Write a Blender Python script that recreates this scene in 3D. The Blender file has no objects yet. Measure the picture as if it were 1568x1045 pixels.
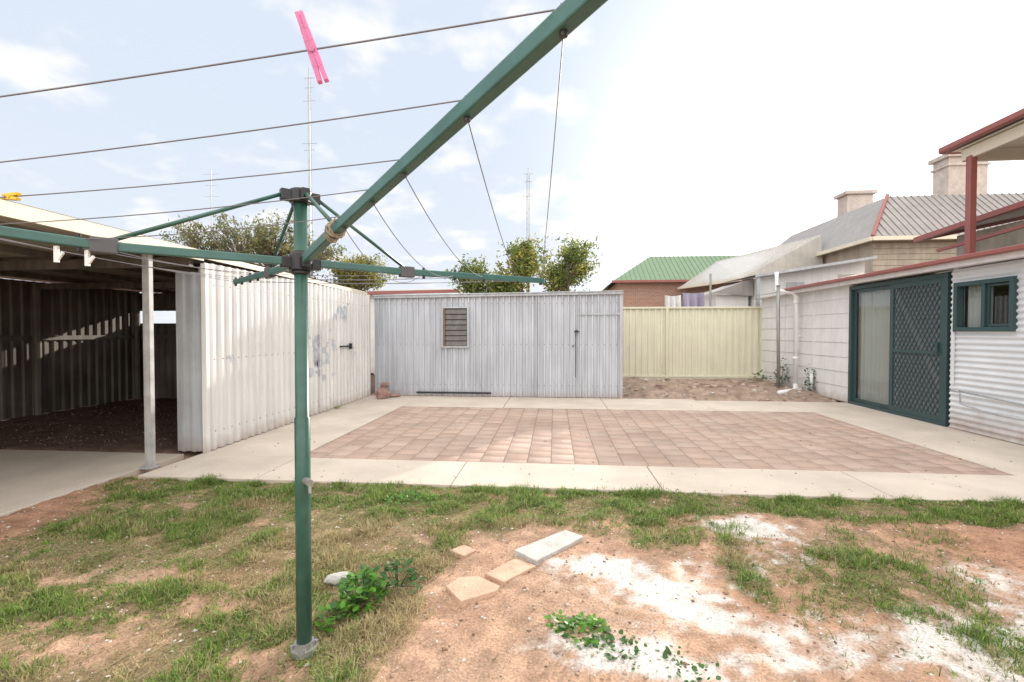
import bpy, math, random
import numpy as np
from mathutils import Vector, Matrix
random.seed(7); rng=np.random.default_rng(7)
sc=bpy.context.scene
R=math.radians
# ---------------------------------------------------------------- helpers
def vnoise(x,y,seed=0):
    xi=np.floor(x).astype(np.int64); yi=np.floor(y).astype(np.int64)
    fx=x-xi; fy=y-yi; fx=fx*fx*(3-2*fx); fy=fy*fy*(3-2*fy)
    def h(a,b):
        n=(a*374761393+b*668265263+seed*1442695041)&0x7fffffff
        n=((n^(n>>13))*1274126177)&0x7fffffff
        n=(n^(n>>16))&0xffff
        return n/65535.0
    return (h(xi,yi)*(1-fx)+h(xi+1,yi)*fx)*(1-fy)+(h(xi,yi+1)*(1-fx)+h(xi+1,yi+1)*fx)*fy
def fbm(x,y,seed=0,o=4):
    r=0;a=.5;t=0
    for i in range(o):
        r=r+a*vnoise(x*2**i+17.3*i,y*2**i-9.1*i,seed+i); t+=a; a*=.5
    return r/t
def sstep(a,b,x):
    t=np.clip((x-a)/(b-a),0,1); return t*t*(3-2*t)
class MB:
    def __init__(s): s.v=[];s.f=[];s.m=[]
    def add(s,vs,fs,mi=0):
        n=len(s.v); s.v+= [tuple(v) for v in vs]; s.f+=[tuple(i+n for i in f) for f in fs]; s.m+=[mi]*len(fs)
    def box(s,a,b,mi=0):
        x0,y0,z0=a;x1,y1,z1=b
        s.add([(x0,y0,z0),(x1,y0,z0),(x1,y1,z0),(x0,y1,z0),(x0,y0,z1),(x1,y0,z1),(x1,y1,z1),(x0,y1,z1)],
        [(0,3,2,1),(4,5,6,7),(0,1,5,4),(1,2,6,5),(2,3,7,6),(3,0,4,7)],mi)
    def beam(s,p,q,w,h,mi=0,up=(0,0,1)):
        p=Vector(p);q=Vector(q);d=(q-p).normalized();u=Vector(up)
        if abs(d.dot(u))>.98:u=Vector((0,1,0))
        sd=d.cross(u).normalized()*w/2;uu=sd.cross(d).normalized()*h/2
        vs=[p-sd-uu,p+sd-uu,p+sd+uu,p-sd+uu,q-sd-uu,q+sd-uu,q+sd+uu,q-sd+uu]
        s.add(vs,[(0,1,2,3),(7,6,5,4),(0,4,5,1),(1,5,6,2),(2,6,7,3),(3,7,4,0)],mi)
    def tube(s,pts,r,n=8,mi=0,caps=True):
        pts=[Vector(p) for p in pts]
        if not hasattr(r,'__len__'): r=[r]*len(pts)
        rings=[]
        for i,p in enumerate(pts):
            d=(pts[min(i+1,len(pts)-1)]-pts[max(i-1,0)]).normalized()
            a=Vector((0,0,1)) if abs(d.z)<.9 else Vector((1,0,0))
            e=d.cross(a).normalized(); g=d.cross(e)
            rings.append([p+(e*math.cos(2*math.pi*k/n)+g*math.sin(2*math.pi*k/n))*r[i] for k in range(n)])
        vs=[v for ring in rings for v in ring]
        fs=[(i*n+k,i*n+(k+1)%n,(i+1)*n+(k+1)%n,(i+1)*n+k) for i in range(len(pts)-1) for k in range(n)]
        if caps: fs+= [tuple(range(n-1,-1,-1)),tuple((len(pts)-1)*n+k for k in range(n))]
        s.add(vs,fs,mi)
    def corr(s,p0,d,L,z0,z1,pitch,amp,nrm,mi=0,kind='rib',z1b=None):
        p0=Vector(p0);d=Vector(d).normalized();nrm=Vector(nrm)
        if z1b is None:z1b=z1
        prof=[(0,0),(.50,0),(.62,1),(.88,1)] if kind=='rib' else [(k/6,.5-.5*math.cos(2*math.pi*k/6)) for k in range(6)]
        xs=[]
        k=0
        while k*pitch<L:
            for a,o in prof:
                x=(k+a)*pitch
                if x<=L: xs.append((x,o))
            k+=1
        xs.append((L,0))
        vs=[];n=len(xs)
        for x,o in xs:
            q=p0+d*x+nrm*o*amp; zt=z1+(z1b-z1)*x/L
            vs+= [(q.x,q.y,z0),(q.x,q.y,zt)]
        s.add(vs,[(2*i,2*i+2,2*i+3,2*i+1) for i in range(n-1)],mi)
    def make(s,name,mats,parent=None,smooth=False,bevel=0):
        me=bpy.data.meshes.new(name); me.from_pydata(s.v,[],s.f)
        for m in mats: me.materials.append(m)
        me.polygons.foreach_set('material_index',s.m)
        if smooth: me.polygons.foreach_set('use_smooth',[True]*len(s.f))
        me.update()
        ob=bpy.data.objects.new(name,me); sc.collection.objects.link(ob)
        if bevel:
            b=ob.modifiers.new('bevel','BEVEL'); b.width=bevel;b.segments=2;b.limit_method='ANGLE'
        if parent:
            ob.parent=parent; ob.matrix_parent_inverse=Matrix.Translation(-Vector(parent.location))
        return ob
def group(name,loc=(0,0,0)):
    e=bpy.data.objects.new(name,None); e.location=loc; e.empty_display_size=.2
    sc.collection.objects.link(e); return e
def npmesh(name,verts,faces4,mats,cols=None,smooth=False):
    me=bpy.data.meshes.new(name)
    nv=len(verts); nf=len(faces4); k=faces4.shape[1]
    me.vertices.add(nv); me.vertices.foreach_set('co',verts.astype(np.float32).ravel())
    me.loops.add(nf*k); me.loops.foreach_set('vertex_index',faces4.astype(np.int32).ravel())
    me.polygons.add(nf); me.polygons.foreach_set('loop_start',np.arange(0,nf*k,k,dtype=np.int32))
    me.polygons.foreach_set('loop_total',np.full(nf,k,dtype=np.int32))
    if smooth: me.polygons.foreach_set('use_smooth',np.ones(nf,dtype=bool))
    for m in mats: me.materials.append(m)
    me.update(calc_edges=True); me.validate()
    if cols is not None:
        a=me.color_attributes.new('Col','FLOAT_COLOR','POINT')
        c=np.ones((nv,4),dtype=np.float32); c[:,:3]=cols; a.data.foreach_set('color',c.ravel())
    ob=bpy.data.objects.new(name,me); sc.collection.objects.link(ob); return ob
# ---------------------------------------------------------------- materials
def mat(name,col,rough=.6,metal=0,var=.15,scale=3,bump=0,bscale=60,streak=0,grime=None,attr=False,transl=0,fine=0,spec=.5):
    m=bpy.data.materials.new(name);m.use_nodes=True;nt=m.node_tree;N=nt.nodes;L=nt.links
    b=N['Principled BSDF'];b.inputs['Roughness'].default_value=rough;b.inputs['Metallic'].default_value=metal
    b.inputs['Specular IOR Level'].default_value=spec
    tc=N.new('ShaderNodeTexCoord')
    n=N.new('ShaderNodeTexNoise');n.inputs['Scale'].default_value=scale;n.inputs['Detail'].default_value=6;n.inputs['Roughness'].default_value=.6
    L.new(tc.outputs['Object'],n.inputs['Vector'])
    mr=N.new('ShaderNodeMapRange');mr.inputs['From Min'].default_value=.3;mr.inputs['From Max'].default_value=.7
    mr.inputs['To Min'].default_value=1-var;mr.inputs['To Max'].default_value=1+var
    L.new(n.outputs['Fac'],mr.inputs['Value'])
    fac=mr.outputs[0]
    if fine:
        n2=N.new('ShaderNodeTexNoise');n2.inputs['Scale'].default_value=90;n2.inputs['Detail'].default_value=4
        L.new(tc.outputs['Object'],n2.inputs['Vector'])
        m2=N.new('ShaderNodeMapRange');m2.inputs['From Min'].default_value=.3;m2.inputs['From Max'].default_value=.7
        m2.inputs['To Min'].default_value=1-fine;m2.inputs['To Max'].default_value=1+fine
        L.new(n2.outputs['Fac'],m2.inputs['Value'])
        mm=N.new('ShaderNodeMath');mm.operation='MULTIPLY';L.new(fac,mm.inputs[0]);L.new(m2.outputs[0],mm.inputs[1]);fac=mm.outputs[0]
    if streak:
        mp=N.new('ShaderNodeMapping');mp.inputs['Scale'].default_value=(14,14,.8)
        L.new(tc.outputs['Object'],mp.inputs['Vector'])
        n2=N.new('ShaderNodeTexNoise');n2.inputs['Scale'].default_value=1;n2.inputs['Detail'].default_value=5
        L.new(mp.outputs[0],n2.inputs['Vector'])
        m2=N.new('ShaderNodeMapRange');m2.inputs['From Min'].default_value=.35;m2.inputs['From Max'].default_value=.65
        m2.inputs['To Min'].default_value=1-streak;m2.inputs['To Max'].default_value=1
        L.new(n2.outputs['Fac'],m2.inputs['Value'])
        mm=N.new('ShaderNodeMath');mm.operation='MULTIPLY';L.new(fac,mm.inputs[0]);L.new(m2.outputs[0],mm.inputs[1]);fac=mm.outputs[0]
    if attr:
        at=N.new('ShaderNodeAttribute');at.attribute_name='Col';src=at.outputs['Color']
    else:
        rg=N.new('ShaderNodeRGB');rg.outputs[0].default_value=(*col,1);src=rg.outputs[0]
    vm=N.new('ShaderNodeVectorMath');vm.operation='SCALE';L.new(src,vm.inputs[0]);L.new(fac,vm.inputs['Scale'])
    out=vm.outputs[0]
    if grime:  # (colour, height, strength): soil splashed up from the ground
        sx=N.new('ShaderNodeSeparateXYZ');L.new(tc.outputs['Object'],sx.inputs[0])
        ng=N.new('ShaderNodeTexNoise');ng.inputs['Scale'].default_value=7;ng.inputs['Detail'].default_value=6
        L.new(tc.outputs['Object'],ng.inputs['Vector'])
        ad=N.new('ShaderNodeMath');ad.operation='MULTIPLY_ADD';L.new(ng.outputs['Fac'],ad.inputs[0]);ad.inputs[1].default_value=-grime[1]*1.6
        L.new(sx.outputs['Z'],ad.inputs[2])
        g=N.new('ShaderNodeMapRange');g.inputs['From Min'].default_value=-grime[1]*.9;g.inputs['From Max'].default_value=grime[1]*.5
        g.inputs['To Min'].default_value=grime[2];g.inputs['To Max'].default_value=0
        L.new(ad.outputs[0],g.inputs['Value'])
        mx=N.new('ShaderNodeMix');mx.data_type='RGBA';L.new(g.outputs[0],mx.inputs[0]);L.new(out,mx.inputs[6]);mx.inputs[7].default_value=(*grime[0],1)
        out=mx.outputs[2]
    L.new(out,b.inputs['Base Color'])
    if bump:
        nb=N.new('ShaderNodeTexNoise');nb.inputs['Scale'].default_value=bscale;nb.inputs['Detail'].default_value=6
        L.new(tc.outputs['Object'],nb.inputs['Vector'])
        bp=N.new('ShaderNodeBump');bp.inputs['Strength'].default_value=bump;bp.inputs['Distance'].default_value=.02
        L.new(nb.outputs['Fac'],bp.inputs['Height']);L.new(bp.outputs[0],b.inputs['Normal'])
    if transl:
        tr=N.new('ShaderNodeBsdfTranslucent');L.new(out,tr.inputs['Color'])
        ms=N.new('ShaderNodeMixShader');ms.inputs[0].default_value=transl
        L.new(b.outputs[0],ms.inputs[1]);L.new(tr.outputs[0],ms.inputs[2]);L.new(ms.outputs[0],N['Material Output'].inputs['Surface'])
    return m
def glassmat(name,tint=(.8,.85,.85),refl=.06):
    m=bpy.data.materials.new(name);m.use_nodes=True;nt=m.node_tree;N=nt.nodes;L=nt.links
    N.remove(N['Principled BSDF'])
    t=N.new('ShaderNodeBsdfTransparent');t.inputs[0].default_value=(*tint,1)
    g=N.new('ShaderNodeBsdfGlossy');g.inputs['Roughness'].default_value=.03;g.inputs[0].default_value=(1,1,1,1)
    fr=N.new('ShaderNodeLayerWeight');fr.inputs[0].default_value=.5
    pw=N.new('ShaderNodeMath');pw.operation='POWER';pw.inputs[1].default_value=4;L.new(fr.outputs['Facing'],pw.inputs[0])
    ad=N.new('ShaderNodeMath');ad.operation='ADD';ad.inputs[1].default_value=refl;L.new(pw.outputs[0],ad.inputs[0])
    ms=N.new('ShaderNodeMixShader');L.new(ad.outputs[0],ms.inputs[0]);L.new(t.outputs[0],ms.inputs[1]);L.new(g.outputs[0],ms.inputs[2])
    L.new(ms.outputs[0],N['Material Output'].inputs['Surface']);return m
SOIL=(.34,.23,.17)
M_ground=mat('soil',(0,0,0),.95,attr=True,var=.16,scale=5,fine=.28,bump=.8,bscale=70,spec=.1)
M_conc=mat('concrete',(.54,.475,.41),.85,var=.15,scale=1.3,fine=.08,bump=.12,bscale=120,spec=.2)
M_paver=mat('clay_paver',(.4,.28,.24),.85,attr=True,var=.15,scale=1.3,fine=.12,bump=.15,bscale=140,spec=.2)
M_joint=mat('joint_sand',(.22,.165,.13),.95,fine=.2)
M_shed=mat('zincalume_sheet',(.53,.56,.615),.5,metal=.12,var=.08,scale=1.2,streak=.22,grime=(SOIL,.12,.5))
M_white=mat('white_painted_sheet',(.76,.75,.735),.55,var=.07,scale=1.5,streak=.14,grime=(SOIL,.14,.6))
M_grey=mat('galvanised_grey',(.46,.48,.51),.5,metal=.3,var=.12,streak=.2,grime=(SOIL,.15,.5))
M_patch=mat('bare_zinc_patch',(.50,.53,.57),.5,metal=.1,var=.25,scale=9)
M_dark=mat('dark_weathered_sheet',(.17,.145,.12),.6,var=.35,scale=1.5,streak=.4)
M_cream=mat('cream_steel',(.72,.70,.56),.5,var=.05,streak=.07,grime=(SOIL,.1,.5))
M_creamD=mat('cream_post',(.66,.64,.50),.5,var=.05)
M_green=mat('green_enamel',(.055,.145,.13),.38,var=.15,scale=12)
M_greenp=mat('green_pole_enamel',(.035,.105,.08),.35,var=.25,scale=10)
M_black=mat('black_plastic',(.02,.02,.025),.4)
M_wire=mat('grey_wire',(.16,.15,.17),.5)
M_zinc=mat('zinc_fitting',(.30,.30,.29),.45,metal=.5)
M_pink=mat('pink_plastic',(.82,.34,.58),.35,var=.05,transl=.5)
M_yellow=mat('yellow_plastic',(.8,.55,.05),.35,var=.05)
M_wp=mat('white_plastic',(.8,.8,.8),.4,var=.03)
M_board=mat('white_board',(.74,.73,.73),.6,var=.06,streak=.08,grime=(SOIL,.15,.6))
M_corrw=mat('pale_corrugated',(.66,.68,.71),.5,var=.06,scale=2,streak=.0,grime=(SOIL,.25,.8))
M_frame=mat('dark_green_frame',(.03,.065,.07),.4,var=.1)
M_screen=mat('security_screen',(.04,.07,.08),.5,var=.1)
M_glass=glassmat('window_glass')
M_red=mat('maroon_gutter',(.28,.09,.08),.45,var=.1)
M_soffit=mat('cream_soffit',(.70,.65,.53),.6,var=.06)
M_curt=mat('net_curtain',(.42,.42,.40),.8,var=.06)
M_roof=mat('grey_roof_sheet',(.30,.28,.27),.45,metal=.2,var=.12,streak=.12)
M_rooflt=mat('pale_roof_sheet',(.48,.46,.43),.4,metal=.2,var=.12,streak=.1)
M_rgreen=mat('green_roof_sheet',(.15,.24,.14),.5,var=.1,streak=.1)
M_timber=mat('weatherboard',(.42,.37,.30),.7,var=.2,streak=.15)
M_stone=mat('chimney_render',(.50,.44,.40),.85,var=.2,scale=5,bump=.2)
M_room=mat('room_wall',(.45,.42,.37),.8)
M_rust=mat('rust_dirt',(.20,.13,.09),.8,var=.3,scale=6)
def brickmat():
    m=mat('red_brick',(.33,.16,.11),.85);N=m.node_tree.nodes;L=m.node_tree.links
    br=N.new('ShaderNodeTexBrick');br.inputs['Scale'].default_value=1;br.inputs['Brick Width'].default_value=.23;br.inputs['Row Height'].default_value=.086
    br.inputs['Mortar Size'].default_value=.01
    br.inputs['Color1'].default_value=(.36,.18,.13,1);br.inputs['Color2'].default_value=(.27,.14,.10,1);br.inputs['Mortar'].default_value=(.42,.36,.30,1)
    tc=N.new('ShaderNodeTexCoord');sx=N.new('ShaderNodeSeparateXYZ');cb=N.new('ShaderNodeCombineXYZ')
    ad=N.new('ShaderNodeMath');L.new(tc.outputs['Object'],sx.inputs[0]);L.new(sx.outputs[0],ad.inputs[0]);L.new(sx.outputs[1],ad.inputs[1])
    L.new(ad.outputs[0],cb.inputs[0]);L.new(sx.outputs[2],cb.inputs[1]);L.new(cb.outputs[0],br.inputs['Vector'])
    L.new(br.outputs[0],N['Principled BSDF'].inputs['Base Color']);return m
M_brick=brickmat()
# ---------------------------------------------------------------- terrain masks
def blob(x,y,cx,cy,rx,ry):
    return np.exp(-(((x-cx)/rx)**2+((y-cy)/ry)**2))
def dens(x,y):
    n=fbm(x*2.4,y*2.4,3,4); n2=fbm(x*8,y*8,11,4)
    wob=(fbm(x*3,y*3,21,3)-.5)*.6
    g=1.0*sstep(-.25,-.75,x+wob)
    g=np.maximum(g,1.0*sstep(2.95,3.2,y+wob*.7)*sstep(.95,.6,x))
    g=np.maximum(g,1.0*sstep(3.38,3.52,y+wob*.35)*sstep(3.5,3.1,x))
    g=np.maximum(g,1.1*blob(x,y,1.62,2.62,.38,.36)); g=np.maximum(g,.7*blob(x,y,1.9,2.15,.35,.22))
    g=np.maximum(g,1.1*blob(x,y,1.07,2.8,.10,.40)); g=np.maximum(g,.9*blob(x,y,.5,3.15,.45,.22))
    g=np.maximum(g,.5*blob(x,y,2.1,3.1,.3,.2))
    for cx,cy,rx,ry,a in [(-2.12,2.33,.26,.12,1.1),(-2.0,1.75,.35,.13,.9),(-1.15,1.72,.25,.10,.8),(.15,2.75,.3,.22,1),(-3.75,2.7,.34,.9,1.6),(-2.9,2.0,.3,.2,.5),(-.35,2.1,.3,.5,1.2),(.28,3.2,.16,.10,.8),(-2.6,3.0,.25,.1,.6),(-1.0,3.0,.2,.1,.4)]:
        g=g-a*blob(x,y,cx,cy,rx,ry)
    g=g*sstep(.20,.46,n+.10)
    g=g*(.28+.95*sstep(.36,.54,n2+.14*g))
    return np.clip(g,0,1)
def white(x,y):
    w=0*x
    for cx,cy,rx,ry,a in [(1.29,2.98,.26,.36,1.1),(1.35,3.25,.3,.16,.9),(.55,2.44,.38,.24,1.2),(.20,2.64,.34,.10,.9),(.38,1.88,.42,.14,1.3),(1.85,2.25,.55,.22,.7),(2.0,1.98,.6,.2,1.0),(.9,2.15,.45,.2,.6),(1.35,2.05,.3,.15,.55),(2.4,2.7,.4,.2,.45),(.75,2.75,.25,.14,.55)]:
        w=w+a*blob(x,y,cx,cy,rx,ry)
    n=fbm(x*3,y*3,31,3);nf=fbm(x*16,y*16,33,4)
    return sstep(.30,1.0,w*.85+(n-.5)*1.2+(nf-.5)*1.4)*sstep(.05,.35,w)
def height(x,y):
    z=(fbm(x*1.3,y*1.3,41,3)-.5)*.05+(fbm(x*7,y*7,43,4)-.5)*.034+(fbm(x*22,y*22,47,3)-.5)*.020
    z=z-.012
    yard=sstep(3.95,3.85,y)
    bed=sstep(9.1,9.6,y)*sstep(1.2,1.5,x)*sstep(5.4,5.2,x)*sstep(13.0,12.6,y)
    zz=z*yard+(1-yard)*(-.05)
    zz=zz*(1-bed)+bed*(.05+(fbm(x*2,y*2,51,4)-.4)*.18)
    cp=sstep(-3.9,-4.0,x)*sstep(4.6,4.7,y)*sstep(-8.3,-8.2,x)*sstep(8.7,8.6,y)
    zz=zz*(1-cp)+cp*(.0+(fbm(x*5,y*5,53,4)-.5)*.05)
    far=sstep(12,20,np.abs(x))+sstep(14,20,y); 
    return zz*(1-np.clip(far,0,1))+np.clip(far,0,1)*-.05
# ground sheet
xs=np.concatenate([[-400,-200,-100,-60,-40,-28,-20,-15,-12],np.arange(-10,-4.3,.12),np.arange(-4.3,4.6,.022),np.arange(4.6,7,.12),[8,10,13,18,26,40,60,100,200,400]])
ys=np.concatenate([[-60,-30,-15,-8,-4,-2,-1,0],np.arange(.5,1.0,.08),np.arange(1.0,3.98,.018),np.arange(4.0,13.4,.10),[14,16,19,24,30,40,60,100,200,400,800]])
X,Y=np.meshgrid(xs,ys);Z=height(X,Y)
nx,ny=len(xs),len(ys)
dn=dens(X,Y)*(Y<4);wt=white(X,Y)*(Y<4)
n1=fbm(X*1.7,Y*1.7,61,4)[...,None];n3=fbm(X*12,Y*12,67,4)[...,None]
dirtA=np.array([.40,.23,.15]);dirtB=np.array([.45,.32,.235])
C=dirtA*(1-n1)+dirtB*n1
reddish=(blob(X,Y,2.7,3.1,.8,.5)+blob(X,Y,-3.7,2.9,.4,.9))[...,None]
C=C*(1-.7*np.clip(reddish,0,1))+np.array([.33,.18,.115])*.7*np.clip(reddish,0,1)
C=C*(.56+.88*n3)
C=C*(1-.65*dn[...,None])+np.array([.14,.13,.06])*.65*dn[...,None]
C=C*(1-.86*wt[...,None])+np.array([.72,.69,.66])*.86*wt[...,None]
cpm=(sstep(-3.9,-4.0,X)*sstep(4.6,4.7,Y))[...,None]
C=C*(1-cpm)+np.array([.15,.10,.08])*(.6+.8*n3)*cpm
bed=(sstep(9.0,9.2,Y)*sstep(1.2,1.5,X))[...,None]
C=C*(1-bed)+(np.array([.33,.25,.20])*(.5+1.0*n3))*bed
V=np.stack([X.ravel(),Y.ravel(),Z.ravel()],1)
ii=(np.arange(ny-1)[:,None]*nx+np.arange(nx-1)[None,:]).ravel()
Fc=np.stack([ii,ii+1,ii+1+nx,ii+nx],1)
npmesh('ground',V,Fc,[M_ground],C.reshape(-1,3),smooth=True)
# ---------------------------------------------------------------- concrete path
pa=MB();g=.004
def slab(x0,x1,y0,y1,z=.012): pa.box((x0+g,y0+g,-.10),(x1-g,y1-g,z))
fx=[-3.72,-2.62,-.87,.88,2.63,4.12,5.3]
for i in range(len(fx)-1): slab(fx[i],fx[i+1],3.86,4.58)
for a,b in [(4.58,6.2),(6.2,7.9),(7.9,9.2)]: slab(-3.72,-2.62,a,b)
for i in range(1,len(fx)-2): slab(fx[i],fx[i+1],7.9,9.05 if fx[i]>.9 else 9.2)
slab(4.12,5.3,7.9,9.05)
for a,b in [(4.58,6.2),(6.2,7.9)]: slab(4.12,5.3,a,b)
slab(5.3,7,-1,3.86);slab(4.3,5.3,-1,2.5)
pa.make('concrete_path',[M_conc],bevel=.006)
pa=MB();slab(-8.2,-3.90,-.5,2.6,.006);slab(-8.2,-3.9,2.6,4.62,.006);pa.make('driveway_slab',[M_conc],bevel=.006)
# ---------------------------------------------------------------- pavers
vs=[];fs=[];cl=[]
pw=.235
x=-2.62;col=0
while x<4.12-.02:
    x1=min(x+pw,4.12); y=4.58-(pw/2 if col%2 else 0)
    while y<7.9-.02:
        a=max(y,4.58)+.003;b=min(y+pw,7.9)-.003
        if b-a>.03:
            z=.008+random.uniform(-.0025,.0025);i=len(vs);e=.004;tz=[random.uniform(-.0006,.0006) for _ in range(4)]
            vs+=[(x+.003,a,z-.006),(x1-.003,a,z-.006),(x1-.003,b,z-.006),(x+.003,b,z-.006),
                 (x+.003+e,a+e,z+tz[0]),(x1-.003-e,a+e,z+tz[1]),(x1-.003-e,b-e,z+tz[2]),(x+.003+e,b-e,z+tz[3])]
            fs+=[(i+4,i+5,i+6,i+7),(i,i+1,i+5,i+4),(i+1,i+2,i+6,i+5),(i+2,i+3,i+7,i+6),(i+3,i,i+4,i+7)]
            t=random.random();k=random.uniform(.92,1.06)
            c=np.array([.395,.285,.235])*(1-t)+np.array([.42,.325,.275])*t
            cl+=[tuple(c*k)]*8
        y+=pw
    x+=pw;col+=1
pv=npmesh('brick_paving',np.array(vs),np.array(fs),[M_paver],np.array(cl))
jb=MB();jb.box((-2.62,4.58,-.1),(4.12,7.9,.0045));o=jb.make('bedding_sand',[M_joint]);o.parent=pv
# ---------------------------------------------------------------- rear shed
PT=.115
gs=group('corrugated_shed',(-1.2,9.2,0))
w=MB();w.corr((-3.62,9.2,0),(1,0,0),4.89,.02,2.0,PT,.030,(0,-1,0),z1b=2.05)
w.corr((1.27,9.2,0),(0,1,0),2.4,.02,2.05,PT,.024,(1,0,0));w.corr((-3.62,11.6,0),(1,0,0),4.89,.02,2.1,PT,.024,(0,1,0))
w.make('walls',[M_shed],gs)
w=MB();w.add([(-3.7,9.1,2.01),(1.33,9.1,2.07),(1.33,11.7,2.2),(-3.7,11.7,2.14)],[(0,1,2,3)]);w.make('roof',[M_shed],gs)
w=MB();w.beam((-3.63,9.15,1.995),(1.30,9.15,2.05),.05,.07)
w.box((1.235,9.155,.0),(1.30,9.196,2.01))
w.box((-.37,9.158,.03),(-.345,9.168,2.0));w.box((.44,9.153,.03),(.47,9.168,2.0));w.box((.47,9.156,1.62),(1.235,9.166,1.66))
w.make('trim',[M_grey],gs,bevel=.004)
w=MB()
w.box((-2.24,9.135,.98),(-2.20,9.170,1.79));w.box((-1.72,9.135,.98),(-1.68,9.170,1.79));w.box((-2.20,9.135,.98),(-1.72,9.170,1.01));w.box((-2.20,9.135,1.76),(-1.72,9.170,1.79))
w.make('window_frame',[M_grey],gs,bevel=.003)
w=MB();w.box((-2.20,9.160,1.01),(-1.72,9.168,1.76));w.make('window_dark_backing',[M_black],gs)  # flat black sheet stands in for the shaded inside behind the louvres
w=MB()
for k in range(7):
    z=1.055+k*.105; w.add([(-2.19,9.158,z+.05),(-1.73,9.158,z+.05),(-1.73,9.138,z-.035),(-2.19,9.138,z-.035)],[(0,1,2,3)])
w.make('louvres',[mat('louvre_glass',(.11,.10,.10),.2,var=.3,scale=9)],gs)
w=MB();w.box((-2.20,9.120,1.01),(-2.16,9.135,1.76));w.make('louvre_rail',[M_rust],gs)
w=MB();w.box((-2.75,9.156,.07),(-1.25,9.168,.105));w.box((.39,9.12,1.28),(.43,9.17,1.33));w.box((.34,9.13,1.0),(.36,9.165,1.04));w.beam((.37,9.13,1.3),(.47,9.13,1.3),.015,.02)  # first box is the dark strip low on the wall, then latch parts
w.tube([(.40,9.12,.42),(.40,9.12,1.28)],.006)
w.make('door_hardware_and_strip',[M_black],gs)
w=MB()
for zz in (.25,1.05,1.85):
    for k in range(42):
        xx=-3.62+PT*(k+.75)
        if -2.3<xx<-1.6 and .9<zz<1.8: continue
        w.tube([(xx,9.168,zz),(xx,9.162,zz)],.008,6)
w.make('screws',[M_rust],gs)
# ---------------------------------------------------------------- long white wall (side of garage)
PW=.130
gw=group('painted_sheet_wall',(-3.7,7,0))
w=MB();w.corr((-3.7,4.68,0),(0,1,0),4.5,.02,2.03,PW,.028,(1,0,0),z1b=2.03)
w.make('sheeting',[M_white],gw)
w=MB()
for zz in (1.96,): w.beam((-3.74,4.68,zz),(-3.74,9.19,zz),.05,.06)
w.make('top_rail',[M_grey],gw)
w=MB();w.corr((-4.03,4.68,0),(1,0,0),.31,.02,1.93,PT,.024,(0,-1,0));w.make('return_sheeting',[M_grey],gw)
w=MB();w.box((-3.722,4.650,.0),(-3.666,4.70,2.02));w.box((-3.664,7.05,.05),(-3.656,7.075,1.9));w.make('corner_flashing',[M_white],gw,bevel=.004)
w=MB();w.box((-3.67,7.75,1.03),(-3.64,8.15,1.055));w.box((-3.67,8.12,.99),(-3.635,8.18,1.09));w.make('bolt',[M_black],gw)
w=MB()
for zz in (.22,1.0,1.8):
    for k in range(33):
        yy=4.68+PW*(k+.75);w.tube([(-3.672,yy,zz),(-3.667,yy,zz)],.006,6)
w.make('screws',[M_rust],gw)
def wallx(y):
    a=((y-4.68)/PW)%1
    if a<.50:o=0
    elif a<.62:o=(a-.50)/.12
    elif a<.88:o=1
    else:o=1-(a-.88)/.12
    return -3.7+.028*o+.003
def patch(cy,cz,ry,rz,seed,th=.5):
    m=MB();st=.010
    a=np.arange(cy-ry*1.4,cy+ry*1.4,st);b=np.arange(cz-rz*1.4,cz+rz*1.4,.010)
    A,B=np.meshgrid(a,b);D=((A-cy)/ry)**2+((B-cz)/rz)**2
    K=(1-D)+ (fbm(A*9,B*9,seed,5)-.5)*4.6
    idx={}
    def vid(i,j):
        if (i,j) not in idx:
            idx[(i,j)]=len(m.v);m.v.append((wallx(a[i]),a[i],b[j]))
        return idx[(i,j)]
    for j in range(len(b)-1):
        for i in range(len(a)-1):
            if K[j,i]>th: m.f.append((vid(i,j),vid(i+1,j),vid(i+1,j+1),vid(i,j+1)));m.m.append(0)
    return m
for q in [(7.9,1.62,.35,.22,5,.8),(7.1,.95,.3,.3,15,.6),(7.5,1.15,.2,.2,25,.9),(7.3,.62,.45,.12,35,.9),(5.05,.95,.07,.12,45,.9),(8.3,.9,.2,.2,55,.9),(6.9,.75,.3,.15,65,.8)]:
    pm=patch(*q)
    if pm.f: pm.make('worn_paint_patch',[M_patch],gw)
# ---------------------------------------------------------------- carport
gc=group('carport',(-6,5,0))
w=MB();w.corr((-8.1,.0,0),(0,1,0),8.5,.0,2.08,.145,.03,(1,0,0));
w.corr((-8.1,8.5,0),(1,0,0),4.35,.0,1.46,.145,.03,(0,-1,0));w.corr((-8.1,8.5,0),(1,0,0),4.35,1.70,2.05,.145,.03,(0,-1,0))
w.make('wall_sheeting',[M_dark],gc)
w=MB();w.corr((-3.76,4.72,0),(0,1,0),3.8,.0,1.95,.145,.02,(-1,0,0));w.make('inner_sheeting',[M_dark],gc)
w=MB()
w.add([(-8.4,-.5,2.16),(-3.72,-.5,2.22),(-3.72,9.0,2.06),(-8.4,9.0,2.10)],[(0,1,2,3)])
w.make('roof_sheet',[M_timber],gc)
w=MB();w.add([(-8.45,-.6,2.185),(-3.68,-.6,2.245),(-3.68,4.66,2.155),(-3.68,9.1,2.082),(-8.45,9.1,2.125)],[(0,1,2,3,4)]);w.make('roof_top',[M_rooflt],gc)
w=MB()
w.beam((-3.70,-.5,2.19),(-3.70,4.66,2.10),.03,.11);w.beam((-3.70,4.66,2.10),(-3.70,9.0,2.05),.03,.06)
w.make('fascia',[M_soffit],gc)
w=MB()
w.beam((-8.1,4.62,2.00),(-3.8,4.62,2.03),.06,.10);w.beam((-8.1,2.6,2.08),(-3.75,2.6,2.11),.05,.08)
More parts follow.
